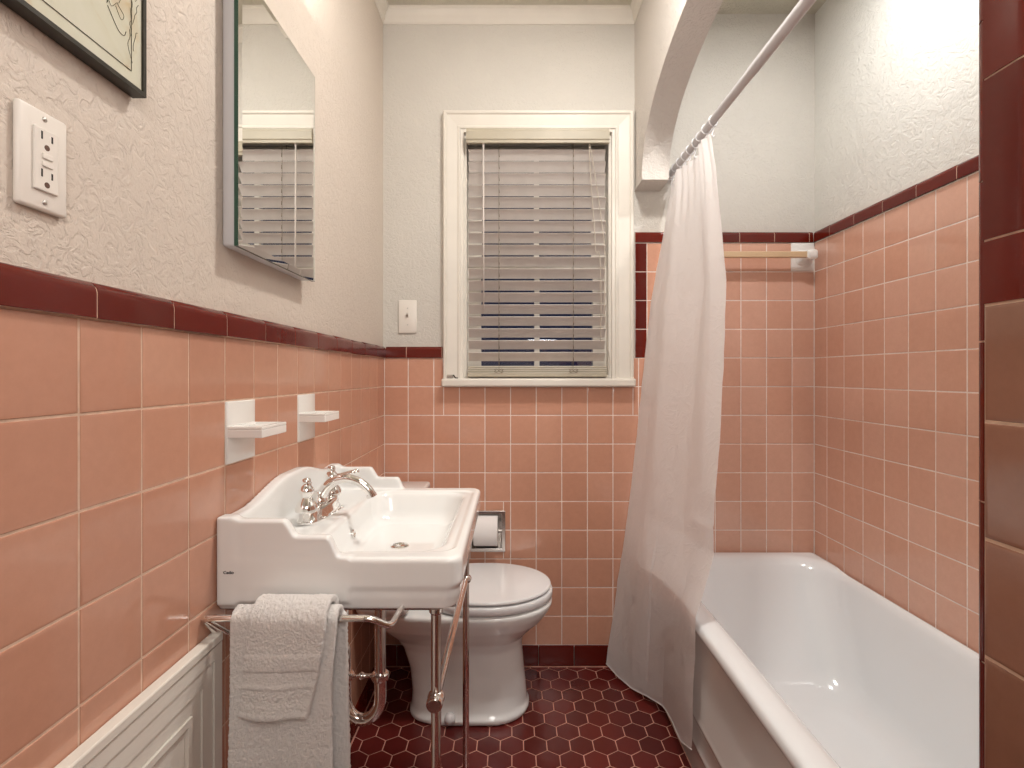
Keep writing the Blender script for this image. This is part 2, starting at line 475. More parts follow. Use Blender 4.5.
# --- arch wall between room and tub
b = BM(); NA = 60
pts = [(WF, 0), (.505, 0), (.505, H+.784)]
a_, c_, bh = (2.054-.546)/2, (2.054+.546)/2, .345
pts += [(.546, H+.784)]
for k in range(1, NA):
    t = PI-PI*k/NA; e = .86
    cx, sy = math.cos(t), math.sin(t)
    pts.append((c_+a_*math.copysign(abs(cx)**.92, cx), H+.784+bh*abs(sy)**e))
pts += [(2.054, H+.784), (D, H+.782), (D, CEIL), (WF, CEIL)]
prism(b, pts, lambda p, q, w: (w, p, q), XA, XB)
b.normal_update(); bmesh.ops.triangulate(b, faces=[f for f in b.faces if len(f.verts) > 4], ngon_method='EAR_CLIP')
wa = tag(obj('wall_arch', b, M['plaster_arch'], smooth=True, sharp=25), kind='structure')
# tile on the near pier of the arch
XW = .490; YE = .533
fW = lambda u, v, h: (XW+TT-h, u, v)
g = BM(); box(g, XW+.0012, XA, WF, YE-.001, .0, Z0); box(g, XW+.004, XA, WF, .527, Z0, Z1+.03)
box(g, XA, XB, .505, .527, 0, Z1+.03)
obj('grout_bed', g, M['grout'], wa)
tm = field([(WF, YE, ZB, Z0)], fW, TT, YE-.1088*0, .1088, Z0+.001, PV); tm.build('tile_field', M['pink_pier_shaded'], wa)
tm = TileMesh()
for k in range(4):
    zz = Z1-.05-(k+1)*.1675
    z_a, z_b = H+.2025-.0+.1675*(1-k)-.0, H+.2025+.1675*(2-k)
zs = [Z0, H+.294, H+.4615, H+.607]
zs = [Z0, Z0+.0001]
# upright strip: seams 6 inches apart, the lowest piece standing on the wainscot
seams = [Z0, H+.139+.0, H+.3065, H+.474, Z1+.045]
for z_a, z_b in zip(seams, seams[1:]):
    t = random.random(); n = 9; vs = []; fs = []
    prof = [(YE, 0.006), (YE, .0), (YE-.036, 0.0), (YE-.041, .0008), (YE-.045, .003), (YE-.048, .0065), (YE-.0495, .012), (YE-.0495, .03)]
    for zz in (z_a+.0012, z_b-.0012):
        for (yy, dd) in prof: vs.append((XW+dd, yy, zz))
    m_ = len(prof)
    for i in range(m_-1): fs.append((i, i+1, m_+i+1, m_+i))
    fs.append(tuple(range(m_))); fs.append(tuple(range(m_, 2*m_))[::-1])
    tm.raw(vs, fs, t)
cap_pieces(tm, lambda u, v, h: (XW+.012-h, u, v), WF, YE-.05, .3, .15, Z0, .0478)
# quarter-round corner strip
k = 0; z_a = 0.
for z_b in [H-.300-.1675*4, H-.300-.1675*3, H-.300-.1675*2, H-.300-.1675, H-.300, H-.1325, H+.035, H+.2025, H+.370, H+.5375, Z1+.045]:
    if z_b < .01: continue
    vs = []; fs = []
    prof = [(XW+.001, YE+.0005)]+[(XW+.001+.013*(1-math.cos(a)), YE+.0005+.013*math.sin(a)) for a in [PI/2*j/6 for j in range(1, 7)]]+[(XW+.014, YE-.004), (XW+.004, YE-.004)]
    for zz in (max(z_a, 0)+.001, z_b-.001):
        for (xx, yy) in prof: vs.append((xx, yy, zz))
    m_ = len(prof)
    for i in range(m_): fs.append((i, (i+1) % m_, m_+(i+1) % m_, m_+i))
    fs.append(tuple(range(m_))); fs.append(tuple(range(m_, 2*m_))[::-1])
    tm.raw(vs, fs, random.random()); z_a = z_b
tm.build('cap_trim', M['red'], wa); build_cores(wa)
b = BM(); prism(b, [(YE-.0005, 0.0012), (YE-.036, 0.0012), (YE-.041, .002), (YE-.045, .0042), (YE-.048, .008), (YE-.0485, .03), (YE-.0005, .03)], lambda p, q, w: (XW+q, p, w), Z0, Z1+.045)
prism(b, [(XW+.002, YE-.003)]+[(XW+.0025+.0117*(1-math.cos(a)), YE+.0115*math.sin(a)) for a in [PI/2*j/6 for j in range(7)]]+[(XW+.0142, YE-.003)], lambda p, q, w: (p, q, w), 0, Z1+.045)
obj('strip_grout', b, M['grout'], wa)

# --- red base tiles
def basebd(name, fn, u0, u1, line):
    tm = TileMesh()
    ul = [u0]+[line+k*.1505 for k in range(-30, 30) if u0+.004 < line+k*.1505 < u1-.004]+[u1]
    for a, c in zip(ul, ul[1:]):
        tm.tile([(a, .0005), (c, .0005), (c, ZB), (a, ZB)], fn, .0105, gap=.001, bev=.003)
    tag(tm.build(name, M['red'], None), kind='structure')
basebd('baseboard_back', fB, XL+.012, .556, .113)
basebd('baseboard_left', fL, .93, D-.012, 2.05)

# --- crown mouldings
def crown(name, fn, u0, u1, s=1.):
    b = BM(); top = CEIL
    prof = [(0, -.062), (.004*s, -.062), (.005*s, -.052), (.010*s, -.046), (.012*s, -.034), (.018*s, -.020), (.026*s, -.012), (.027*s, -.004), (.031*s, -.004), (.031*s, 0), (0, 0)]
    prism(b, prof, lambda p, q, w: fn(w, top+q, p), u0, u1)
    tag(obj(name, b, M['wood_white'], smooth=True, sharp=35), kind='structure')
crown('trim_1', fB, XL+.0001, XA-.0001)
crown('trim_2', fL, WF, D)
crown('trim_3', lambda u, v, h: (XA-h, u, v), WF, D, .8)

# ------------------------------------------------------------------ window
w = empty('window_1', (.109, D, H+.5)); tag(w, kind='structure')
CY = 2.155
def casing_profile(width):      # (across from outer edge, projection)
    return [(0, 0), (0, .024), (.004, .028), (.012, .028), (.017, .022), (.020, .022), (.060, .017), (.064, .021), (.070, .021), (.074, .016), (width, .015), (width, 0)]
b = BM()
o0, o1, oz1, oz0 = -.2905, .5135, H+1.115, H-.0145
i0, i1, iz1 = -.205, .423, H+1.027
def casing(b, kind):
    n = None
    wd = {'L': i0-o0, 'R': o1-i1, 'T': oz1-iz1}
    prL = casing_profile(1)
    rows = []
    # one continuous mitred moulding: left up, across, right down
    ps = [(0, 0), (0, .024), (.05, .028), (.14, .028), (.20, .022), (.24, .022), (.70, .017), (.75, .021), (.82, .021), (.87, .016), (1, .015), (1, 0)]
    for stn in ('a', 'b', 'c', 'd'):
        r = []
        for f, h in ps:
            xl = o0+(i0-o0)*f; xr = o1-(o1-i1)*f; zt = oz1-(oz1-iz1)*f
            x, z = {'a': (xl, oz0), 'b': (xl, zt), 'c': (xr, zt), 'd': (xr, oz0)}[stn]
            r.append(b.verts.new((x, D-h, z)))
        rows.append(r)
    for A, B in zip(rows, rows[1:]):
        for k in range(len(ps)): b.faces.new((A[k], A[(k+1) % len(ps)], B[(k+1) % len(ps)], B[k]))
    b.faces.new(rows[0]); b.faces.new(rows[-1][::-1])
casing(b, 0); obj('casing', b, M['wood_white'], w)
b = BM(); box(b, -.2945, .5165, 2.128, D+.06, H-.049, H-.0145, .008, 3)
obj('sill', b, M['wood_white'], w)
b = BM(); slab(b, lambda u, v, q: (u, q, v), i0, i1, H-.0145, iz1, D+.001, D+.13, holes=[(i0+.012, i1-.012, H+.0, iz1-.012)])
obj('jamb', b, M['wood_white'], w)
# sashes: stiles at px 463-480 and 595-612, centre bar, meeting rail
def sash(name, z0, z1, y, cx):
    b = BM()
    L, R_ = i0+.012, i1-.012
    slab(b, lambda u, v, q: (u, q, v), L, R_, z0, z1, y, y+.032, holes=[(L+.058, cx-.011, z0+.04, z1-.035), (cx+.011, R_-.058, z0+.04, z1-.035)])
    return obj(name, b, M['wood_white'], w)
s1 = sash('sash', H+.0, H+.475, D+.055, .109)
s2 = sash('sash', H+.44, H+1.012, D+.092, .109)
for s_, y, z0, z1 in ((s1, D+.07, H+.03, H+.45), (s2, D+.107, H+.47, H+.99)):
    b = BM(); box(b, i0+.05, i1-.05, y, y+.003, z0, z1); obj('pane', b, M['glass'], s_)

# ------------------------------------------------------------------ blind
bl = empty('window_blind', (.109, D, H+1.02))
tag(bl, 'cream slatted blind half closed inside the white window frame', 'blind')
bx0, bx1 = -.186, .400
b = BM()
prism(b, [(0, 0), (.004, .003), (.004, .012), (.0, .016), (.0, .050), (.004, .054), (.004, .062), (.016, .062), (.016, 0)],
      lambda p, q, w_: (w_, 2.128+p, H+.966+q), -.190, .406)
obj('valance', b, M['valance'], bl)
b = BM(); box(b, bx0+.004, bx1-.004, 2.150, 2.197, H+.985, H+1.022, .002); obj('headrail', b, M['valance'], bl)
th = math.radians(51); ws = .0462; BYc = 2.176
zb = H+.055
NS = 18; pitch = (H+.962-zb)/(NS)
for k in range(NS):
    zc = zb+pitch*(k+.45)
    b = BM(); n = 8; pr = []
    rot = th+random.uniform(-.02, .02)
    ring_t, ring_b = [], []
    for i in range(n+1):
        s = -ws/2+ws*i/n; cr = .0022*(1-(2*i/n-1)**2)
        # room-side edge up, window-side edge down
        y0, z0 = s*math.cos(rot), -s*math.sin(rot)
        ny, nz = math.sin(rot), math.cos(rot)
        ring_t.append((y0+ny*(cr+.0013), z0+nz*(cr+.0013))); ring_b.append((y0+ny*(cr-.0013), z0+nz*(cr-.0013)))
    prism(b, ring_t+ring_b[::-1], lambda p, q, w_: (w_, BYc+p, zc+q), bx0+.002, bx1-.004+random.uniform(-.002, .002))
    obj('slat', b, M['blind'], bl, smooth=True, sharp=40)
b = BM(); box(b, bx0, bx1, BYc-.026, BYc+.024, H-.008, H+.010, .003)
box(b, bx0, bx1, BYc-.024, BYc+.022, H+.012, H+.018, .002); box(b, bx0, bx1, BYc-.023, BYc+.021, H+.021, H+.027, .002); box(b, bx0, bx1, BYc-.022, BYc+.02, H+.030, H+.036, .002)
obj('bottom_rail', b, M['valance'], bl)
for lx in (-.055, .258):
    b = BM()
    for dy in (-.0205, .0215):
        tube(b, [(lx, BYc+dy, H+.02), (lx, BYc+dy, H+.985)], .0011, 6)
    for k in range(NS):
        zc = zb+pitch*(k+.2)
        tube(b, [(lx+.002, BYc-.0205, zc-.004), (lx, BYc-.0225, zc+.012)], .0014, 6)
    # looped knot at the bottom rail
    pth = [(lx+.02*math.cos(t)*(1 if i % 2 else .6), BYc-.030, H+.018+.008*math.sin(2*t)) for i, t in enumerate([2*PI*j/20 for j in range(21)])]
    tube(b, smooth_path(pth, 3), .0011, 6)
    obj('ladder_cord', b, M['ladder'], bl, smooth=True)
b = BM(); tube(b, [(-.1195, 2.139, H+.965), (-.1185, 2.137, H+.27)], .0035, 8); tube(b, [(-.119, 2.139, H+.975), (-.1195, 2.139, H+.96)], .005, 8)
obj('tilt_wand', b, M['blind'], bl, smooth=True)
for pth in ([(.322, 2.141, H+.965), (.330, 2.139, H+.80), (.344, 2.138, H+.62), (.350, 2.138, H+.515), (.366, 2.138, H+.50), (.372, 2.138, H+.30), (.370, 2.14, H+.14)],
            [(.326, 2.142, H+.965), (.345, 2.14, H+.85), (.372, 2.139, H+.66), (.388, 2.139, H+.505), (.386, 2.139, H+.30), (.398, 2.135, H+.13), (.408, 2.132, H+.05), (.400, 2.133, H+.012)]):
    b = BM(); tube(b, smooth_path(pth, 8), .0014, 6); obj('pull_cord', b, M['cord'], bl, smooth=True)
# little latch on the sill
la = empty('window_latch', (-.25, 2.14, H-.0145)); tag(la, 'small dark metal catch lying on the left end of the window sill', 'latch')
b = BM(); cyl(b, (-.272, 2.142, H-.0065), (-.247, 2.142, H-.0065), .0078); obj('barrel', b, M['nickel'], la, smooth=True, sharp=40)
b = BM(); tube(b, smooth_path([(-.251, 2.142, H-.0125), (-.245, 2.139, H-.001), (-.239, 2.141, H-.009), (-.2335, 2.142, H-.0125), (-.226, 2.142, H-.0125)], 6), .003, 8); obj('hook', b, M['black_frame'], la, smooth=True)

# ------------------------------------------------------------------ plates
def plate_geo(b, y0, y1, z0, z1, x, d, be=.0045):
    r0 = [(y0, z0), (y1, z0), (y1, z1), (y0, z1)]
    box(b, x, x+d, y0, y1, z0, z1, be, 3)
ol = empty('wall_outlet', (XL, .586, H+.245)); tag(ol, 'white double outlet with test buttons on the plaster below the picture', 'outlet')
b = BM(); plate_geo(b, .5605, .6235, H+.1895, H+.305, XL, .0085, .004); obj('cover_plate', b, M['plate'], ol, smooth=True, sharp=60)
yc, zc = .592, H+.2472
b = BM(); box(b, XL+.0085, XL+.0115, yc-.0155, yc+.0155, zc-.036, zc+.036, .0015); fc = obj('receptacle', b, M['plate'], ol)
for s in (-1, 1):
    zz = zc+s*.0215
    for ya, za in ((-.0065, .0105), (.0065, .009)):
        b = BM(); box(b, XL+.0114, XL+.0118, yc+ya-.001, yc+ya+.001, zz+.0015, zz+za); obj('slot', b, M['socket'], fc)
    b = BM(); cyl(b, (XL+.0113, yc, zz-.0065), (XL+.0118, yc, zz-.0065), .0033); obj('ground_hole', b, M['brown_hole'], fc)
for dz in (-.0045, .0045):
    b = BM(); box(b, XL+.0114, XL+.0132, yc-.0065, yc+.0065, zc+dz-.0032, zc+dz+.0032, .0007); obj('test_button', b, M['plate'], fc)
for dz in (-.048, .048):
    b = BM(); lathe(b, [(.003, 0), (.003, .0008), (.002, .0016), (0, .0018)], (XL+.0083, yc, zc+dz), 'x', 14); obj('screw', b, M['screw'], ol, smooth=True)
sw = empty('light_switch', (-.443, D, H+.248)); tag(sw, 'white toggle switch plate on the back wall left of the window', 'switch')
b = BM(); box(b, -.4825, -.4045, D-.007, D, H+.178, H+.318, .003, 2); obj('cover_plate', b, M['plate'], sw, smooth=True, sharp=60)
b = BM(); prism(b, [(D-.006, H+.262), (D-.018, H+.262), (D-.020, H+.255), (D-.006, H+.243)], lambda p, q, x: (x, p, q), -.4475, -.4395); obj('toggle', b, M['socket'] if False else M['screw'], sw)
for dz in (-.035, .035):
    b = BM(); cyl(b, (-.4435, D-.0068, H+.248+dz), (-.4435, D-.0082, H+.248+dz), .0028); obj('screw', b, M['screw'], sw, smooth=True, sharp=40)

# ------------------------------------------------------------------ picture
pc = empty('framed_drawing', (XL, .5, H+.4)); tag(pc, 'black framed line drawing on aged paper hanging at the upper left', 'picture')
FX = XL+.022
py0, py1, pz0, pz1 = .30, .7383, H+.399, H+.86
b = BM(); slab(b, lambda u, v, q: (q, u, v), py0, py1, pz0, pz1, XL+.002, FX, holes=[(py0+.006, py1-.006, pz0+.006, pz1-.006)])
obj('frame', b, M['black_frame'], pc)
b = BM(); box(b, XL+.002, FX-.003, py0+.006, py1-.006, pz0+.006, pz1-.006); obj('paper', b, M['paper'], pc)
b = BM(); rx = FX-.0024
def ink(pts, r=.0004): tube(b, smooth_path([(rx, y, z) for y, z in pts], 6), r, 5)
yr = py1-.006; zb_ = pz0+.006
ink([(py0+.02, zb_+.018), (yr-.02, zb_+.018)], .0005); ink([(yr-.020, zb_+.018), (yr-.019, pz1-.03)], .0004)
ink([(yr-.22, zb_+.10), (yr-.15, zb_+.085), (yr-.095, zb_+.072), (yr-.075, zb_+.082)])
rnd = random.Random(5)
yy, zz = yr-.066, zb_+.088
for k in range(16):      # tangled pen strokes like a leafy sketch
    c0 = (yy+rnd.uniform(-.012, .030), zz+rnd.uniform(-.006, .10)); p_ = [c0]
    for j in range(6): p_.append((p_[-1][0]+rnd.uniform(-.010, .010), p_[-1][1]+rnd.uniform(-.012, .012)))
    ink(p_, .0003)
for k in range(7):
    p_ = [(yr-.018+rnd.uniform(-.004, .006), zb_+.03+k*.018)]
    for j in range(5): p_.append((p_[-1][0]+rnd.uniform(-.004, .004), p_[-1][1]+rnd.uniform(.002, .012)))
    ink(p_, .0003)
ink([(yr-.062, zb_+.079), (yr-.045, zb_+.060), (yr-.034, zb_+.058), (yr-.030, zb_+.066)])
obj('ink_lines', b, M['drawing_line'], pc)

# ------------------------------------------------------------------ mirror cabinet
mc = empty('mirror_cabinet', (XL, 1.14, H+.24)); tag(mc, 'frameless mirror cabinet with slim white sides on the left wall', 'mirror')
my0, my1, mz0, mz1 = .9587, 1.332, H+.2415, H+.7745
b = BM(); box(b, XL, -.5215, my0+.009, my1-.004, mz0+.002, mz1-.002, .006, 3); obj('cabinet_body', b, M['white_metal'], mc, smooth=True, sharp=40)
b = BM(); box(b, -.5210, -.5128, my0+.001, my1-.001, mz0+.001, mz1-.001); gp = obj('glass_edge', b, M['green_edge'], mc)
b = BM(); bw = .013
o_ = [(my0, mz0), (my1, mz0), (my1, mz1), (my0, mz1)]; i_ = [(my0+bw, mz0+bw), (my1-bw, mz0+bw), (my1-bw, mz1-bw), (my0+bw, mz1-bw)]
A = [b.verts.new((-.5126, y, z)) for y, z in o_]; B_ = [b.verts.new((-.5116, y, z)) for y, z in i_]
b.faces.new(B_)
for k in range(4): b.faces.new((A[k], A[(k+1) % 4], B_[(k+1) % 4], B_[k]))
obj('mirror_glass', b, M['mirror'], mc)

# ------------------------------------------------------------------ ceramic soap shelves
for i, (a, c) in enumerate(soap_cells):
    s = empty('soap_dish', (XL, (a+c)/2, H-.11))
    tag(s, ('white ceramic soap shelf set in the tile, nearer of the two', 'white ceramic soap shelf set in the tile above the faucet, farther of the two')[i], 'soap dish', 'ceramic shelves above the sink')
    zt, zb2 = Z0-PV, Z0-2*PV
    b = BM(); box(b, XL, XL+TT+.003, a+.0012, c-.0012, zb2+.0012, zt-.0012, .002, 2); obj('back_plate', b, M['soap'], s, smooth=True, sharp=50)
    b = BM(); x0, x1, y0, y1, z0, z1 = XL+TT+.001, -.472, a+.002, c-.002, H-.1195, H-.0985
    slab(b, lambda u, v, q: (u, v, q), x0, x1, y0, y1, H-.104, H-.0975, holes=[(x0+.006, x1-.008, y0+.008, y1-.008)])
    box(b, x0, x1, y0, y1, z0, H-.1035)
    o = obj('tray', b, M['soap'], s)
    m_ = o.modifiers.new('b', 'BEVEL'); m_.width = .0018; m_.segments = 2; m_.limit_method = 'ANGLE'
    b = BM()
    for k in range(4): box(b, x0+.014, x1-.016, y0+.022+k*.019, y0+.026+k*.019, H-.1036, H-.1012, .001)
    obj('drain_ridge', b, M['soap'], o)

# ------------------------------------------------------------------ implicit surfaces
def surfnet(name, f, lo, hi, h, mat, parent, iters=0):
    ax = [np.arange(lo[i], hi[i]+h, h) for i in range(3)]
    X, Y, Z = np.meshgrid(*ax, indexing='ij')
    V = f(X, Y, Z).astype(np.float64)
    n = V.shape; C = tuple(k-1 for k in n)
    acc = np.zeros(C+(3,)); cnt = np.zeros(C)
    P0 = np.stack([X, Y, Z], -1); quads = []
    idx = -np.ones(C, dtype=np.int64); edges = []
    for a in range(3):
        s0 = [slice(None)]*3; s1 = [slice(None)]*3; s0[a] = slice(0, n[a]-1); s1[a] = slice(1, n[a])
        v0, v1 = V[tuple(s0)], V[tuple(s1)]
        m = (v0 < 0) != (v1 < 0)
        i, j, k = np.nonzero(m)
        t = v0[m]/(v0[m]-v1[m]); pos = P0[i, j, k].copy(); pos[:, a] += t*h
        b_, c_ = [q for q in range(3) if q != a]
        I = np.stack([i, j, k], -1)
        for db in (0, -1):
            for dc in (0, -1):
                J = I.copy(); J[:, b_] += db; J[:, c_] += dc
                ok = (J >= 0).all(1) & (J < np.array(C)).all(1)
                np.add.at(acc, tuple(J[ok].T), pos[ok]); np.add.at(cnt, tuple(J[ok].T), 1)
        edges.append((a, b_, c_, I, (v0[m] < 0)))
    act = cnt > 0; idx[act] = np.arange(act.sum()); verts = acc[act]/cnt[act][:, None]
    faces = []
    for a, b_, c_, I, neg in edges:
        Q = []
        for db, dc in ((-1, -1), (0, -1), (0, 0), (-1, 0)):
            J = I.copy(); J[:, b_] += db; J[:, c_] += dc; Q.append(J)
        ok = np.ones(len(I), bool)
        for J in Q: ok &= (J >= 0).all(1) & (J < np.array(C)).all(1)
        q = np.stack([idx[tuple(J[ok].T)] for J in Q], -1); ng = neg[ok]
        flip = ~ng if a != 1 else ng
        q[flip] = q[flip][:, ::-1]; faces.append(q)
    faces = np.concatenate(faces)
    me = bpy.data.meshes.new(name)
    me.vertices.add(len(verts)); me.vertices.foreach_set('co', verts.ravel())
    me.loops.add(len(faces)*4); me.loops.foreach_set('vertex_index', faces.ravel().astype(np.int32))
    me.polygons.add(len(faces)); me.polygons.foreach_set('loop_start', np.arange(0, len(faces)*4, 4, dtype=np.int32))
    me.polygons.foreach_set('use_smooth', np.ones(len(faces), bool))
    me.update(); me.validate()
    o = link(name, me, mat, parent)
    if iters:
        m_ = o.modifiers.new('s', 'SMOOTH'); m_.iterations = iters; m_.factor = .5
    return o
def smin(a, b, k):
    h = np.clip(.5+.5*(b-a)/k, 0, 1); return b+(a-b)*h-k*h*(1-h)
def smax(a, b, k): return -smin(-a, -b, k)
def rrect(x, y, cx, cy, hx, hy, r):
    qx, qy = np.abs(x-cx)-(hx-r), np.abs(y-cy)-(hy-r)
    return np.sqrt(np.maximum(qx, 0)**2+np.maximum(qy, 0)**2)+np.minimum(np.maximum(qx, qy), 0)-r
def sst(a, b, x):
    t = np.clip((x-a)/(b-a), 0, 1); return t*t*(3-2*t)

# ------------------------------------------------------------------ sink
SY0, SY1, SX1 = .932, 1.530, -.092
SXW = XL+TT+.001
sk = empty('console_sink', (-.3, 1.231, 0)); tag(sk, 'white porcelain console sink with stepped backsplash on chrome legs', 'sink')
def sink_f(x, y, z):
    cx, cy = (SXW+SX1)/2-.02, (SY0+SY1)/2
    ins = .006*(1-sst(.836, .852, z))+.004*(1-sst(.806, .83, z))
    hx, hy = SX1-cx-ins, (SY1-SY0)/2-ins
    body = rrect(x, y, cx, cy, hx, hy, .032)
    body = smax(body, z-.900, .012); body = smax(body, .803-z, .006)
    # cheeks: top steps down from wall to rim
    zt = .900+.040*(1-sst(-.340, -.314, x))+.030*(1-sst(-.420, -.394, x))
    d1 = smax(np.abs(y-(SY0+.012+0*x))-.012, z-zt, .006)
    d2 = smax(np.abs(y-(SY1-.012))-.012, z-zt+.007, .006)
    ch = smax(np.minimum(d1, d2), np.maximum(x-(-.300), .82-z), .006)
    # backsplash with a crown in the middle
    u = np.abs(y-1.231)
    zs = .970+.036*(1-sst(.03, .235, u))
    bs = smax(np.abs(x-(SXW+.010))-.016, z-zs, .008)
    bs = np.maximum(bs, np.maximum(np.abs(y-cy)-(SY1-SY0)/2+.001, .82-z))
    s = smin(smin(body, ch, .010), bs, .022)
    s = np.maximum(s, SXW-x)
    s = smax(smax(s, SY0-y, .006), y-SY1, .006)
    # shallow step inside the rim
    st = rrect(x, y, -.2400, cy, .128, .254, .03)
    st = smax(st, .8965-z, .004)
    # faucet deck notch is kept: basin proper
    dep = np.clip(.900-z, 0, .1)
    bx0 = -.392; bx1 = -.135
    hx2 = (bx1-bx0)/2-dep*.28; c2 = (bx0+bx1)/2-dep*.1
    bas = rrect(x, y, c2, cy, hx2, .243-dep*.40, .055)
    bas = smax(bas, .823-z+.02*(np.hypot(x-c2, y-cy)/.2)**2*-0, .03)
    s = smax(s, -st, .004)
    return smax(s, -bas, .012)
surfnet('basin', sink_f, (SXW-.008, SY0-.0122, .795), (SX1+.012, SY1+.012, 1.02), .0035, M['porcelain'], sk, 1)
b = BM(); lathe(b, [(.011, 0), (.011, .003), (.008, .004), (.006, .0015), (0, .0005)], (-.3825, 1.231, .853), (1, 0, .2), 20)
obj('overflow_ring', b, M['chrome'], sk, smooth=True, sharp=50)
b = BM(); lathe(b, [(.022, 0), (.022, .003), (.016, .005), (.014, .002), (0, .002)], (-.27, 1.231, .8225), 'z', 24); obj('drain', b, M['chrome'], sk, smooth=True, sharp=50)
# lettering on the near side
cu = bpy.data.curves.new('t', 'FONT'); cu.body = 'Cadio'; cu.size = .0080; cu.extrude = .0008
to = bpy.data.objects.new('t', cu); col.objects.link(to)
dg = bpy.context.evaluated_depsgraph_get(); me = bpy.data.meshes.new_from_object(to.evaluated_get(dg))
bpy.data.objects.remove(to)
me.transform(Matrix.Translation((-.5255, SY0-.0002, .8730)) @ Matrix.Rotation(PI/2, 4, 'X'))
me.materials.clear(); lt = link('lettering', me, M['lettering'], sk); lt['label'] = 'small dark brand lettering'

# console legs and rails
def leg(x, y, zt):
    b = BM(); cyl(b, (x, y, .012), (x, y, zt), .0095); lathe(b, [(.017, 0), (.017, .006), (.012, .012), (.0095, .016)], (x, y, .0), 'z')
    lathe(b, [(.0095, 0), (.013, .004), (.013, .012), (.0095, .016)], (x, y, zt-.028), 'z')
    return obj('leg', b, M['chrome'], sk, smooth=True, sharp=40)
LN = (-.1425, .962); LF = (-.1350, 1.500)
leg(LN[0], LN[1], .815); leg(LF[0], LF[1], .815)
ZR = H-.605
b = BM(); tube(b, [(LN[0], LN[1]-.012, ZR), (LF[0], LF[1], ZR+.008)], .0085)
for (x, y), dz in ((LN, 0), (LF, .008)):
    ball(b, (x, y, ZR+dz), .0165, (1, 1, .85))
lathe(b, [(.014, 0), (.0155, .004), (.0155, .010), (.012, .013)], (LN[0], LN[1]-.026, ZR), 'y')
obj('front_rail', b, M['chrome'], sk, smooth=True, sharp=40)
b = BM(); lathe(b, [(.0115, 0), (.0115, .002), (0, .002)], (LN[0], LN[1]-.0285, ZR), 'y'); obj('rail_cap', b, M['nickel'], sk)
# upper frame that carries the basin
b = BM()
tube(b, fillet_path([(SXW+.004, LN[1], .8005), (LN[0], LN[1], .8005), (LF[0], LF[1], .8005), (SXW+.004, LF[1], .8005)], .01), .0065)
obj('support_frame', b, M['nickel'], sk, smooth=True, sharp=40)
# towel rail on the near side
TY, TZ = .890, .8120
b = BM()
tube(b, fillet_path([(-.530, TY+.03, .772), (-.538, TY, TZ), (-.246, TY, TZ), (-.214, TY+.012, TZ-.020), (-.202, TY+.056, TZ-.004)], .012), .0058)
tube(b, fillet_path([(-.538, TY, TZ), (-.500, TY+.02, .775), (-.462, TY+.055, .797)], .008), .004)
obj('towel_rail', b, M['chrome'], sk, smooth=True, sharp=40)

# faucet (parts of one thing standing on the sink deck)
fa = empty('faucet', (-.452, 1.231, .9)); tag(fa, 'chrome two handle faucet with curved spout on the sink deck', 'faucet')
b = BM(); zf = .8995
pr = []
for (f, z) in ((1.0, 0), (1.04, .003), (1.04, .007), (.97, .011), (.93, .024), (.86, .030), (.6, .033)):
    ring = [b.verts.new((-.462+.031*f*math.copysign(abs(math.cos(t))**.75, math.cos(t)), 1.231+.092*(f if f > .9 else .9+(f-.88)*.3)*math.copysign(abs(math.sin(t))**.75, math.sin(t)), zf+z)) for t in [2*PI*k/40 for k in range(40)]]
    pr.append(ring)
for A, B_ in zip(pr, pr[1:]):
    for k in range(40): b.faces.new((A[k], A[(k+1) % 40], B_[(k+1) % 40], B_[k]))
b.faces.new(pr[0][::-1]); b.faces.new(pr[-1]); obj('base', b, M['chrome'], fa, smooth=True, sharp=50)
b = BM()
pth = smooth_path([(-.462, 1.231, .920), (-.460, 1.231, .940), (-.449, 1.231, .962), (-.427, 1.231, .980), (-.398, 1.231, .986), (-.368, 1.231, .978), (-.346, 1.231, .960), (-.338, 1.231, .946)], 6)
n = len(pth); rr = [.0150-(.0150-.0104)*min(1, i/(n*.55)) for i in range(n)]
tube(b, pth, rr, 20); lathe(b, [(.018, 0), (.020, .006), (.017, .014), (.0145, .022), (.015, .027), (.013, .032)], (-.462, 1.231, .924), 'z')
tube(b, [pth[-3], pth[-1]+Vector((.0015, 0, -.004))], .0122, 20)
obj('spout', b, M['chrome'], fa, smooth=True, sharp=45)
for s, tip in ((-1, (-.006, .026, .010)), (1, (.062, .004, .012))):
    yh = 1.231+s*.080
    b = BM(); lathe(b, [(.024, 0), (.0245, .008), (.021, .016), (.015, .024), (.0105, .030), (.0125, .034), (.0165, .042), (.0165, .048), (.011, .056), (.008, .060), (.0095, .064), (.0085, .071), (0, .0745)], (-.462, yh, .930), 'z')
    h_ = obj('handle', b, M['chrome'], fa, smooth=True, sharp=60)
    c0 = Vector((-.462, yh, .975)); c1 = c0+Vector(tip)
    b = BM(); tube(b, [c0, c0.lerp(c1, .35), c0.lerp(c1, .8), c1], [.006, .0042, .0062, .0075], 12); ball(b, c1, .0075)
    obj('lever', b, M['chrome'], h_, smooth=True)
b = BM(); tube(b, [(-.430, 1.190, .905), (-.398, 1.195, .925)], .0022, 8); ball(b, (-.397, 1.195, .9255), .004)
obj('lift_rod', b, M['chrome'], fa, smooth=True)

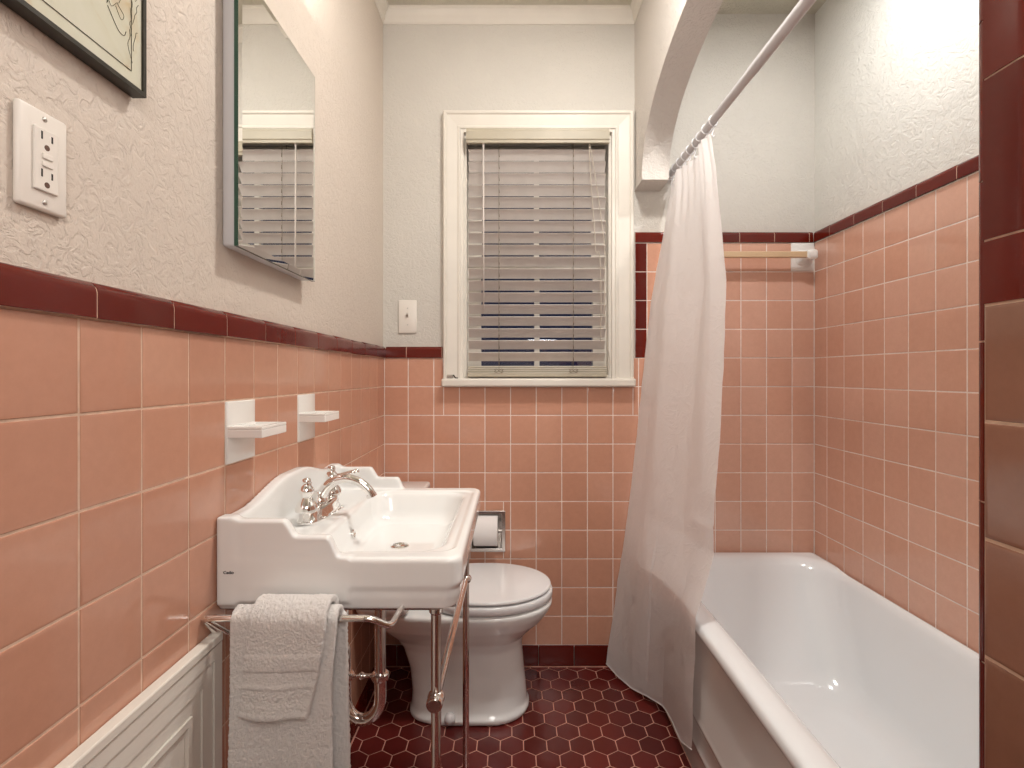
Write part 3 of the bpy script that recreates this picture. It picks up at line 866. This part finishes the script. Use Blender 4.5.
# drain trap and supplies under the basin
tr = empty('drain_trap', (-.33, 1.231, .6)); tag(tr, 'chrome drain trap curving below the sink basin', 'pipe')
b = BM(); tx = -.3145; ty = 1.222
cyl(b, (tx, ty, .525), (tx, ty, .802), .0130); lathe(b, [(.028, 0), (.028, .006), (.018, .016)][::-1] if False else [(.018, 0), (.027, .012), (.028, .016)], (tx, ty, .786), 'z')
obj('tailpiece', b, M['chrome'], tr, smooth=True, sharp=40)
b = BM(); tz = .497
pth = [(tx, ty, .525), (tx, ty, tz-.03)]+[(tx-.042+.042*math.cos(a), ty, tz-.03-.055*math.sin(a)) for a in [PI*k/12 for k in range(1, 12)]]+[(tx-.084, ty, tz-.03), (tx-.084, ty, .525)]
tube(b, pth, .0140, 20); obj('u_bend', b, M['chrome'], tr, smooth=True, sharp=50)
for x_, z_ in ((tx, .508), (tx-.084, .508)):
    b = BM()
    lathe(b, [(.015, 0), (.0195, .002), (.0205, .006), (.0205, .015), (.017, .018)], (x_, ty, z_), 'z', 12)
    obj('slip_nut', b, M['chrome'], tr, smooth=True, sharp=30)
b = BM(); tube(b, fillet_path([(tx-.084, ty, .52), (tx-.084, ty, .60), (XL+TT+.004, ty, .60)], .03), .0130, 16)
lathe(b, [(.034, 0), (.030, .004), (.018, .010)], (XL+TT+.001, ty, .60), 'x'); obj('wall_arm', b, M['chrome'], tr, smooth=True, sharp=40)
b = BM(); cyl(b, (tx-.018, ty, .517), (tx-.068, ty, .517), .0045); ball(b, (tx-.045, ty, .517), .0085); obj('cleanout_rod', b, M['chrome'], tr, smooth=True)
for i, (yy, zz) in enumerate(((1.13, .60), (1.36, .60))):
    v = empty('supply_valve', (XL+TT, yy, zz)); tag(v, ('chrome supply valve under the sink, nearer of two', 'chrome supply valve with thin riser pipe under the sink, beside the drain trap')[i], 'valve', 'sink supply valves')
    b = BM(); cyl(b, (XL+TT+.001, yy, zz), (XL+.08, yy, zz), .008); lathe(b, [(.026, 0), (.024, .004), (.010, .008)], (XL+TT+.001, yy, zz), 'x'); ball(b, (XL+.085, yy, zz), .014); obj('valve_body', b, M['chrome'], v, smooth=True, sharp=40)
    b = BM(); lathe(b, [(.006, 0), (.018, .003), (.018, .012), (.008, .016)], (XL+.097, yy, zz), 'x', 8); obj('valve_knob', b, M['chrome'], v, smooth=True, sharp=30)
    b = BM(); tube(b, smooth_path([(XL+.085, yy, zz+.01), (XL+.087, yy+(.01), zz+.07), (XL+.1, 1.231+(yy-1.231)*.6, .74), (XL+.095, 1.231+(yy-1.231)*.5, .800)], 8), .0035, 8); obj('riser_pipe', b, M['chrome'], v, smooth=True)

# ------------------------------------------------------------------ towels
def towel(name, lab, x0f, x1f, r, z_front, z_back, th, bands, seed, parent=None, yb=0.):
    """cloth over the rail; x0f/x1f(drop) give the side edges"""
    LA = []      # path of the middle layer in (y,z)
    rad = r
    zc = TZ; n1, n2, n3 = 90, 16, 60
    pts = []
    for i in range(n1): pts.append((TY-rad, z_front+(zc-z_front)*i/n1, 'f'))
    for i in range(n2): a = PI*i/n2; pts.append((TY-rad*math.cos(a), zc+rad*math.sin(a), 't'))
    for i in range(n3+1): pts.append((TY+rad, zc-(zc-z_back)*i/n3, 'b'))
    nx = 64; b = BM(); rows = []
    for (y, z, k) in pts:
        row = []
        drop = max(0, zc-z)
        for j in range(nx+1):
            t = j/nx
            xa, xb = x0f(drop, k), x1f(drop, k)
            x = xa+(xb-xa)*t
            nz = noise.noise(Vector((x*14+seed, z*7, seed)))*.006*min(1, drop/.08)
            off = nz
            if k == 'f': 
                for (bz, bw_, dp) in bands:
                    e = abs(z-bz)-bw_
                    if e < 0: off += dp*min(1, -e/.003)
                off2 = -(.0035*math.sin(t*PI*2.3+seed)*min(1, drop/.1))
                yy = y+off+off2
            elif k == 'b': yy = y+off*.3
            else: yy = y
            zz = z+noise.noise(Vector((x*40, y*30, seed+3)))*.0012
            row.append(b.verts.new((x, yy, zz)))
        rows.append(row)
    for A, B_ in zip(rows, rows[1:]):
        for j in range(nx): b.faces.new((A[j], A[j+1], B_[j+1], B_[j]))
    o = obj(name, b, M['towel'], parent, smooth=True)
    m_ = o.modifiers.new('sol', 'SOLIDIFY'); m_.thickness = th; m_.offset = 0
    m_ = o.modifiers.new('bev', 'SUBSURF'); m_.levels = m_.render_levels = 1
    tx_ = bpy.data.textures.new('terry', 'CLOUDS'); tx_.noise_scale = .0035; tx_.noise_depth = 1
    m_ = o.modifiers.new('terry', 'DISPLACE'); m_.texture = tx_; m_.strength = .0035; m_.texture_coords = 'GLOBAL'; m_.mid_level = .5
    tag(o, lab, 'towel', 'white towels on the sink rail')
    return o
towel('bath_towel', 'large white bath towel draped over the sink rail, behind the small towel',
      lambda d, k: -.4790 if k != 'b' else -.484, lambda d, k: (-.298-.008*min(1, d/.1)) if k != 'b' else (-.292+.006*min(1, d/.3)),
      .0175, .33, .40, .010, [(.601, .0035, .003), (.575, .0025, -.002), (.545, .003, -.003)], 1.3)
towel('hand_towel', 'small white folded hand towel laid over the larger towel',
      lambda d, k: -.4400-.018*min(1, d/.15) if k == 'f' else -.440, lambda d, k: (-.3115-.014*min(1, d/.084)-.017*max(0, min(1, (d-.084)/.07))) if k == 'f' else -.3115,
      .0325, .662, .70, .012, [(.755, .013, -.0035), (.715, .003, -.004), (.667, .003, -.0035), (.690, .008, .001)], 4.7)

# ------------------------------------------------------------------ toilet
tl = empty('toilet', (-.2, 1.925, 0)); tag(tl, 'white two piece toilet with closed lid between sink and back wall', 'toilet')
TC = 1.925
zt_ = np.array([-.01, .0, .02, .035, .08, .16, .24, .275, .305, .34, .375, .40, .42])
fr_ = np.array([.058, .060, .066, .056, .052, .044, .037, .044, .075, .115, .142, .152, .154])
bk_ = np.array([-.372, -.372, -.377, -.370, -.368, -.376, -.402, -.428, -.458, -.490, -.512, -.52, -.52])
hw_ = np.array([.130, .131, .135, .122, .110, .103, .104, .116, .142, .168, .185, .191, .192])
def toilet_f(x, y, z):
    fr = np.interp(z, zt_, fr_); bk = np.interp(z, zt_, bk_); hw = np.interp(z, zt_, hw_)
    c = -.085
    ax = np.where(x > c, fr-c, c-bk)
    u = np.abs(x-c)/ax; v = np.abs(y-TC)/hw
    pw = np.where(x > c, 2.1, 3.8)
    pw2 = pw
    r = (u**pw+v**pw2)**(1/pw)
    # rear shelf narrows behind the bowl
    s = (r-1)*np.minimum(ax, hw)
    s = smax(s, z-.410, .014); s = np.maximum(s, -z+.001)
    # waist cut beside the trapway
    for sg in (-1, 1):
        q = np.sqrt(((x+.265)/.085)**2+((y-(TC+sg*.150))/.050)**2+((z-.17)/.10)**2)
        s = smax(s, -(q-1)*.05, .03)
    return s
surfnet('bowl', toilet_f, (-.545, TC-.205, -.012), (.17, TC+.205, .425), .0065, M['porcelain'], tl, 3)
def egg(f, t, xf, xb, hw, c=-.09):
    a = 2*PI*t; cx, sy = math.cos(a), math.sin(a)
    ax = (xf-c) if cx > 0 else (c-xb)
    e = 1.0 if cx > 0 else .72
    return (c+ax*f*math.copysign(abs(cx)**e, cx), TC+hw*f*math.copysign(abs(sy)**(1. if cx > 0 else .8), sy))
def egg_slab(name, xf, xb, hw, z0, z1, r, dome=0.):
    b = BM(); N = 72; rings = []
    prof = [(.0, z0)]+[(-r, z0)]
    L = [(r, z0), (r*.3, z0+r*.15), (0, z0+r*.6), (0, z1-r), (r*.15, z1-r*.45), (r*.5, z1-r*.12), (r*1.2, z1), (.05, z1+dome*.4), (.11, z1+dome)]
    for ins, z in L:
        rings.append([b.verts.new((*egg(1, k/N, xf-ins, xb+ins, hw-ins), z)) for k in range(N)])
    for A, B_ in zip(rings, rings[1:]):
        for k in range(N): b.faces.new((A[k], A[(k+1) % N], B_[(k+1) % N], B_[k]))
    b.faces.new(rings[0][::-1]); b.faces.new(rings[-1])
    return obj(name, b, M['seat'], tl, smooth=True, sharp=70)
egg_slab('seat', .152, -.31, .192, .4135, .4445, .010)
egg_slab('lid', .146, -.315, .189, .4485, .4620, .008, .006)
for s in (-1, 1):
    b = BM(); lathe(b, [(.016, 0), (.016, .03), (.012, .038), (0, .040)], (-.325, TC+s*.07, .4125), 'z')
    obj('hinge', b, M['seat'], tl, smooth=True, sharp=50)
b = BM(); box(b, XL+TT+.006, -.352, 1.730, 2.115, .412, .760, .025, 5); obj('tank', b, M['porcelain'], tl, smooth=True)
b = BM(); box(b, XL+TT+.003, -.338, 1.718, 2.128, .7605, .795, .012, 4); obj('tank_lid', b, M['porcelain'], tl, smooth=True)
b = BM(); cyl(b, (-.352, 1.78, .70), (-.338, 1.78, .70), .014); tube(b, [(-.338, 1.78, .70), (-.333, 1.83, .693)], .006, 10); obj('flush_handle', b, M['chrome'], tl, smooth=True, sharp=40)
b = BM(); lathe(b, [(.019, 0), (.019, .014), (.015, .025), (.007, .031), (0, .032)], (-.218, 1.796, .018), 'z'); obj('bolt_cap', b, M['seat'], tl, smooth=True)

# ------------------------------------------------------------------ toilet paper holder
th_ = empty('toilet_paper_holder', (-.107, D, H-.66)); tag(th_, 'chrome recessed paper holder in the tile behind the toilet', 'paper holder')
x0, x1, z0, z1 = TPH
b = BM(); slab(b, lambda u, v, q: (u, q, v), x0-.007, x1+.008, z0-.007, z1+.007, D-TT-.006, D-TT+.0005, holes=[(x0+.008, x1-.008, z0+.008, z1-.008)])
o = obj('frame', b, M['nickel'], th_); m_ = o.modifiers.new('b', 'BEVEL'); m_.width = .002; m_.segments = 2
b = BM(); slab(b, lambda u, v, q: (u, q, v), x0+.001, x1-.001, z0+.001, z1-.001, D-TT, D+.075, holes=[(x0+.006, x1-.006, z0+.006, z1-.006)])
box(b, x0+.001, x1-.001, D+.072, D+.078, z0+.001, z1-.001); obj('recess_box', b, M['nickel'], th_)
b = BM(); cyl(b, (x0+.006, D-.012, H-.659), (x1-.006, D-.012, H-.659), .008); obj('roller', b, M['nickel'], th_, smooth=True, sharp=40)
b = BM(); pr = [(.0105, 0), (.060, 0), (.0625, .002), (.0625, .098), (.060, .100), (.0105, .100), (.0105, 0)]
lathe(b, pr, (x0+.018, D-.012, H-.6585), 'x', 40); 
o = obj('toilet_paper_roll', b, M['tissue'], None, smooth=True, sharp=40); tag(o, 'white toilet paper roll in the recessed wall holder', 'toilet paper')

# ------------------------------------------------------------------ bathtub
tb = empty('bathtub', (.92, 1.4, 0)); tag(tb, 'white enamelled alcove bathtub along the right tiled wall', 'bathtub')
TX0, TX1, TY0, TY1, TZT = .552, XR-TT-.002, .575, D-TT-.002, .492
def tub_f(x, y, z):
    ap = .022*(1-sst(.440, .462, z))                              # rim overhangs the apron
    d = np.maximum(TX0+ap-x, x-TX1); d = np.maximum(d, np.maximum(TY0-y, y-TY1))
    s = smax(d, z-TZT, .030); s = np.maximum(s, -z+.001)
    k = np.clip((TZT-z)/(TZT-.09), 0, 1)
    xa, xb = .640+.075*k, 1.252-.075*k
    ya, yb = .70+.10*k, 2.075-.30*k**1.2
    c = rrect(x, y, (xa+xb)/2, (ya+yb)/2, (xb-xa)/2, (yb-ya)/2, .15-.02*k)
    c = smax(c, .105-z, .09)
    return smax(s, -c, .045)
surfnet('tub_shell', tub_f, (TX0-.01, TY0-.01, -.009), (TX1+.012, TY1+.012, .505), .0085, M['tub'], tb, 2)
b = BM()
prism(b, [(.5735, .02), (.5735, .440), (.5705, .432), (.5705, .196), (.5640, .188), (.5620, .181), (.5640, .174), (.5690, .170), (.5690, .108), (.5640, .102), (.5620, .095), (.5640, .088), (.5690, .084), (.567, .0), (.5735, .0)],
      lambda p, q, w_: (p, w_, q), TY0+.002, TY1-.002)
obj('apron', b, M['apron'], tb, smooth=True, sharp=40)
b = BM(); lathe(b, [(.026, 0), (.026, .003), (.02, .004), (0, .002)], (.945, .98, .1035), 'z'); obj('drain', b, M['chrome'], tb, smooth=True, sharp=40)

# ------------------------------------------------------------------ alcove towel bar
at = empty('towel_bar', (1.0, D, H+.5)); tag(at, 'tan square towel bar with white ceramic post on the tub back wall', 'towel bar')
b = BM(); box(b, .735, 1.228, 2.109, 2.131, H+.486, H+.510, .002); obj('bar', b, M['bar_tan'], at)
for xa in (.690, 1.182):
    b = BM(); box(b, xa+.001, xa+.0985 if xa > 1 else xa+.1, D-TT-.003, D-.0001, Z1-PV+.001, Z1-.001, .002)
    xc = xa+.056
    prs = [(D-TT-.003, .038, .033), (D-.022, .024, .024), (D-.040, .016, .018), (D-.052, .019, .020), (D-.072, .022, .020), (D-.076, .018, .016)]
    rings = []
    for y, wx, wz in prs:
        rings.append([b.verts.new((xc+wx*math.copysign(abs(math.cos(t))**.5, math.cos(t)), y, H+.498+wz*math.copysign(abs(math.sin(t))**.5, math.sin(t)))) for t in [2*PI*k/24 for k in range(24)]])
    for A, B_ in zip(rings, rings[1:]):
        for k in range(24): b.faces.new((A[k], A[(k+1) % 24], B_[(k+1) % 24], B_[k]))
    b.faces.new(rings[0][::-1]); b.faces.new(rings[-1])
    obj('bracket', b, M['soap'], at, smooth=True, sharp=45)

# ------------------------------------------------------------------ curtain rod, rings, curtain
RX, RZ = .665, H+.842
b = BM()
rd = empty('curtain_rod', (RX, 1.3, RZ)); tag(rd, 'grey white shower curtain rod running above the bathtub', 'curtain rod')
cyl(b, (RX, .53, RZ), (RX, 1.42, RZ), .0148); obj('outer_tube', b, M['white_metal'], rd, smooth=True, sharp=40)
b = BM(); cyl(b, (RX, 1.42, RZ), (RX, D-.002, RZ), .0138); obj('inner_tube', b, M['white_metal'], rd, smooth=True, sharp=40)
b = BM(); cyl(b, (RX, D-.02, RZ), (RX, D, RZ), .02); obj('end_cap', b, M['plastic_clear'], rd, smooth=True, sharp=40)
zT = H+.795
hemU = [0, .12, .28, .45, .62, .78, .9, 1.0]
hem = [(.392, 2.125, .037), (.425, 2.06, .022), (.462, 1.985, .022), (.508, 1.925, .030), (.544, 1.85, .040), (.548, 1.76, .048), (.547, 1.65, .055), (.545, 1.545, .105)]
def lerp3(tab, us, u):
    for i in range(len(us)-1):
        if u <= us[i+1] or i == len(us)-2:
            t = (u-us[i])/(us[i+1]-us[i]); t = max(0, min(1, t)); t2 = t
            return Vector(tab[i]).lerp(Vector(tab[i+1]), t2)
def sst1(t):
    t = max(0, min(1, t)); return t*t*(3-2*t)
def cpos(u, v):
    """v=0 top, 1 hem"""
    hm = lerp3(hem, hemU, u)
    def row(L, R_, z, k=1.): 
        q = min(1, u*k); return Vector((L[0]+(R_[0]-L[0])*q, L[1]+(R_[1]-L[1])*u, z))
    rows_ = [row((RX, 2.140), (RX, 1.685), zT, 1), row((.577, 2.14), (.664, 1.612), 1.535, 1.5), row((.487, 2.13), (.612, 1.530), .70), row((.462, 2.13), (.545, 1.508), .52, 1.25), hm]
    vs_ = [0, .26, .64, .735, 1.]
    for i in range(4):
        if v <= vs_[i+1] or i == 3:
            t = min(1, (v-vs_[i])/(vs_[i+1]-vs_[i])); P_ = rows_[i].lerp(rows_[i+1], t); break
    x, y, z = P_
    # folds
    amp = .012*(1-v)**.7+.004
    if v > .60: amp = .010*max(0, 1-(v-.60)/.10)+.003 if u > .45 else amp
    ph = 2*PI*(1.75*u+.10*math.sin(3*v+1))
    f = math.sin(ph+.6)*.8+math.sin(ph*2.3+1.7+v*2)*.25*(1-v)
    x += amp*(f-.4); y += amp*.5*math.cos(ph)*(1-v*.5)
    # near edge turned back in a long flap above the tub
    if v < .56: x += .022*sst1((u-.86)/.14)*math.sin(PI*min(1, v/.56))**.6
    # ruffled top between hooks
    if v < .12: x += .008*(1-v/.12)*math.sin(2*PI*11*u)
    # slack creases from storage
    x += .0028*noise.noise(Vector((u*5, v*13, 2.)))+.0014*noise.noise(Vector((u*17, v*40, 7.)))
    y = min(y, D-TT-.004)
    return Vector((x, y, z))
b = BM(); NU, NV = 150, 200; rows = []
for j in range(NV+1):
    rows.append([b.verts.new(cpos(i/NU, j/NV)) for i in range(NU+1)])
for A, B_ in zip(rows, rows[1:]):
    for i in range(NU): b.faces.new((A[i], A[i+1], B_[i+1], B_[i]))
cur = obj('shower_curtain', b, M['curtain'], None, smooth=True)
tag(cur, 'white cloth shower curtain drawn to the far end and hanging outside the bathtub', 'curtain')
b = BM()
for (c, r_) in (((-0, 1.0), .0022),):
    tube(b, [cpos(i/60, 1.0) for i in range(61)], .0022, 6)
obj('hem', b, M['curtain'], cur, smooth=True)
ring0 = None
for k in range(9):
    u = .02+.96*k/8; y = 2.140-.455*u; p = cpos(u, 0.012)
    if ring0 is None:
        b = BM()
        pth = [(.017*math.sin(a), 0, .017*math.cos(a)-.002) for a in [2*PI*j/22 for j in range(23)]]
        tube(b, pth, .0022, 8, cap=False)
        tube(b, smooth_path([(.002, 0, -.019), (.004, .001, -.028), (.001, .001, -.036), (-.004, 0, -.048), (0, 0, -.054), (.005, 0, -.048)], 5), .0018, 8)
        ring0 = obj('curtain_hook', b, M['plastic_clear'], None, smooth=True); o = ring0
    else:
        o = ring0.copy(); col.objects.link(o)
    o.location = (RX, y, RZ); o.rotation_euler = (0, 0, random.uniform(-.5, .5))
    tag(o, 'white plastic curtain hook on the shower rod', 'curtain hook', 'hooks holding the shower curtain')

# ------------------------------------------------------------------ white panelled cover on the left wall
cv = empty('wall_cabinet', (XL, .3, 0)); tag(cv, 'cream painted panelled wood cover on the lower left wall', 'wall cabinet')
CX = -.520; cy0, cy1, cz0, cz1 = -.35, .923, .012, H-.4615
b = BM(); box(b, XL+TT+.001, CX, cy0, cy1, cz1-.016, cz1, .0025, 2); obj('top_ledge', b, M['wood_white'], cv)
b = BM()
ins = 0; steps = [(.025, -.5225), (.031, -.5250), (.026, -.5275), (.013, -.5240)]
a0, a1, b0, b1 = cy0, cy1, cz0, cz1-.0165
for wd, xf in steps:
    o4 = [(a0, b0), (a1, b0), (a1, b1), (a0, b1)]; i4 = [(a0+wd-.0016, b0+wd-.0016), (a1-wd+.0016, b0+wd-.0016), (a1-wd+.0016, b1-wd+.0016), (a0+wd-.0016, b1-wd+.0016)]
    for q in range(4):
        p0, p1, p2, p3 = o4[q], o4[(q+1) % 4], i4[(q+1) % 4], i4[q]
        F = [b.verts.new((xf, *p)) for p in (p0, p1, p2, p3)]; K = [b.verts.new((XL+TT+.001, *p)) for p in (p0, p1, p2, p3)]
        b.faces.new(F); b.faces.new(K[::-1])
        for e in range(4): b.faces.new((F[e], K[e], K[(e+1) % 4], F[(e+1) % 4]))
    a0 += wd; a1 -= wd; b0 += wd; b1 -= wd
obj('frame', b, M['wood_white'], cv)
b = BM(); box(b, XL+TT+.001, -.5300, a0-.001, a1+.001, b0-.001, b1+.001); obj('door', b, M['wood_white'], cv)

# ------------------------------------------------------------------ lights
def lamp(name, loc, power, r, colr=(1, 1, 1)):
    L = bpy.data.lights.new(name, 'POINT'); L.energy = power; L.shadow_soft_size = r; L.color = colr
    o = bpy.data.objects.new(name, L); col.objects.link(o); o.location = loc; return o
def area(name, loc, power, size, colr, rot=(0, 0, 0)):
    L = bpy.data.lights.new(name, 'AREA'); L.shape = 'DISK'; L.energy = power; L.size = size; L.color = colr
    o = bpy.data.objects.new(name, L); col.objects.link(o); o.location = loc; o.rotation_euler = rot; return o
area('tub_lamp', (.96, 1.42, H+1.50), 9, .09, (1, .99, .97))
area('ceiling_lamp', (.30, 1.22, H+1.53), 16, .18, (1, .965, .91))
for y in (1.03, 1.27): area('vanity_uplight', (-.455, y, H+.93), 1.6, .07, (1, .97, .92), (0, math.radians(180+25), 0))
area('fill_light', (.30, -.55, H+.70), 13, .8, (1, .97, .94), (math.radians(66), 0, 0))  # added soft fill behind the camera, stands for no fixture

wd_ = bpy.data.worlds.new('night'); sc.world = wd_; wd_.use_nodes = True
wd_.node_tree.nodes['Background'].inputs[0].default_value = (.10, .16, .42, 1)
wd_.node_tree.nodes['Background'].inputs[1].default_value = .08

# ------------------------------------------------------------------ camera
cd = bpy.data.cameras.new('camera'); cam = bpy.data.objects.new('camera', cd); col.objects.link(cam)
cam.location = (0, 0, H); cam.rotation_euler = (PI/2, 0, 0)
cd.sensor_width = 36; cd.lens = 18.0; cd.shift_y = -9/1024; cd.clip_start = .02
sc.camera = cam
sc.view_settings.view_transform = 'Standard'
sc.view_settings.look = 'None'
sc.view_settings.exposure = 0.15
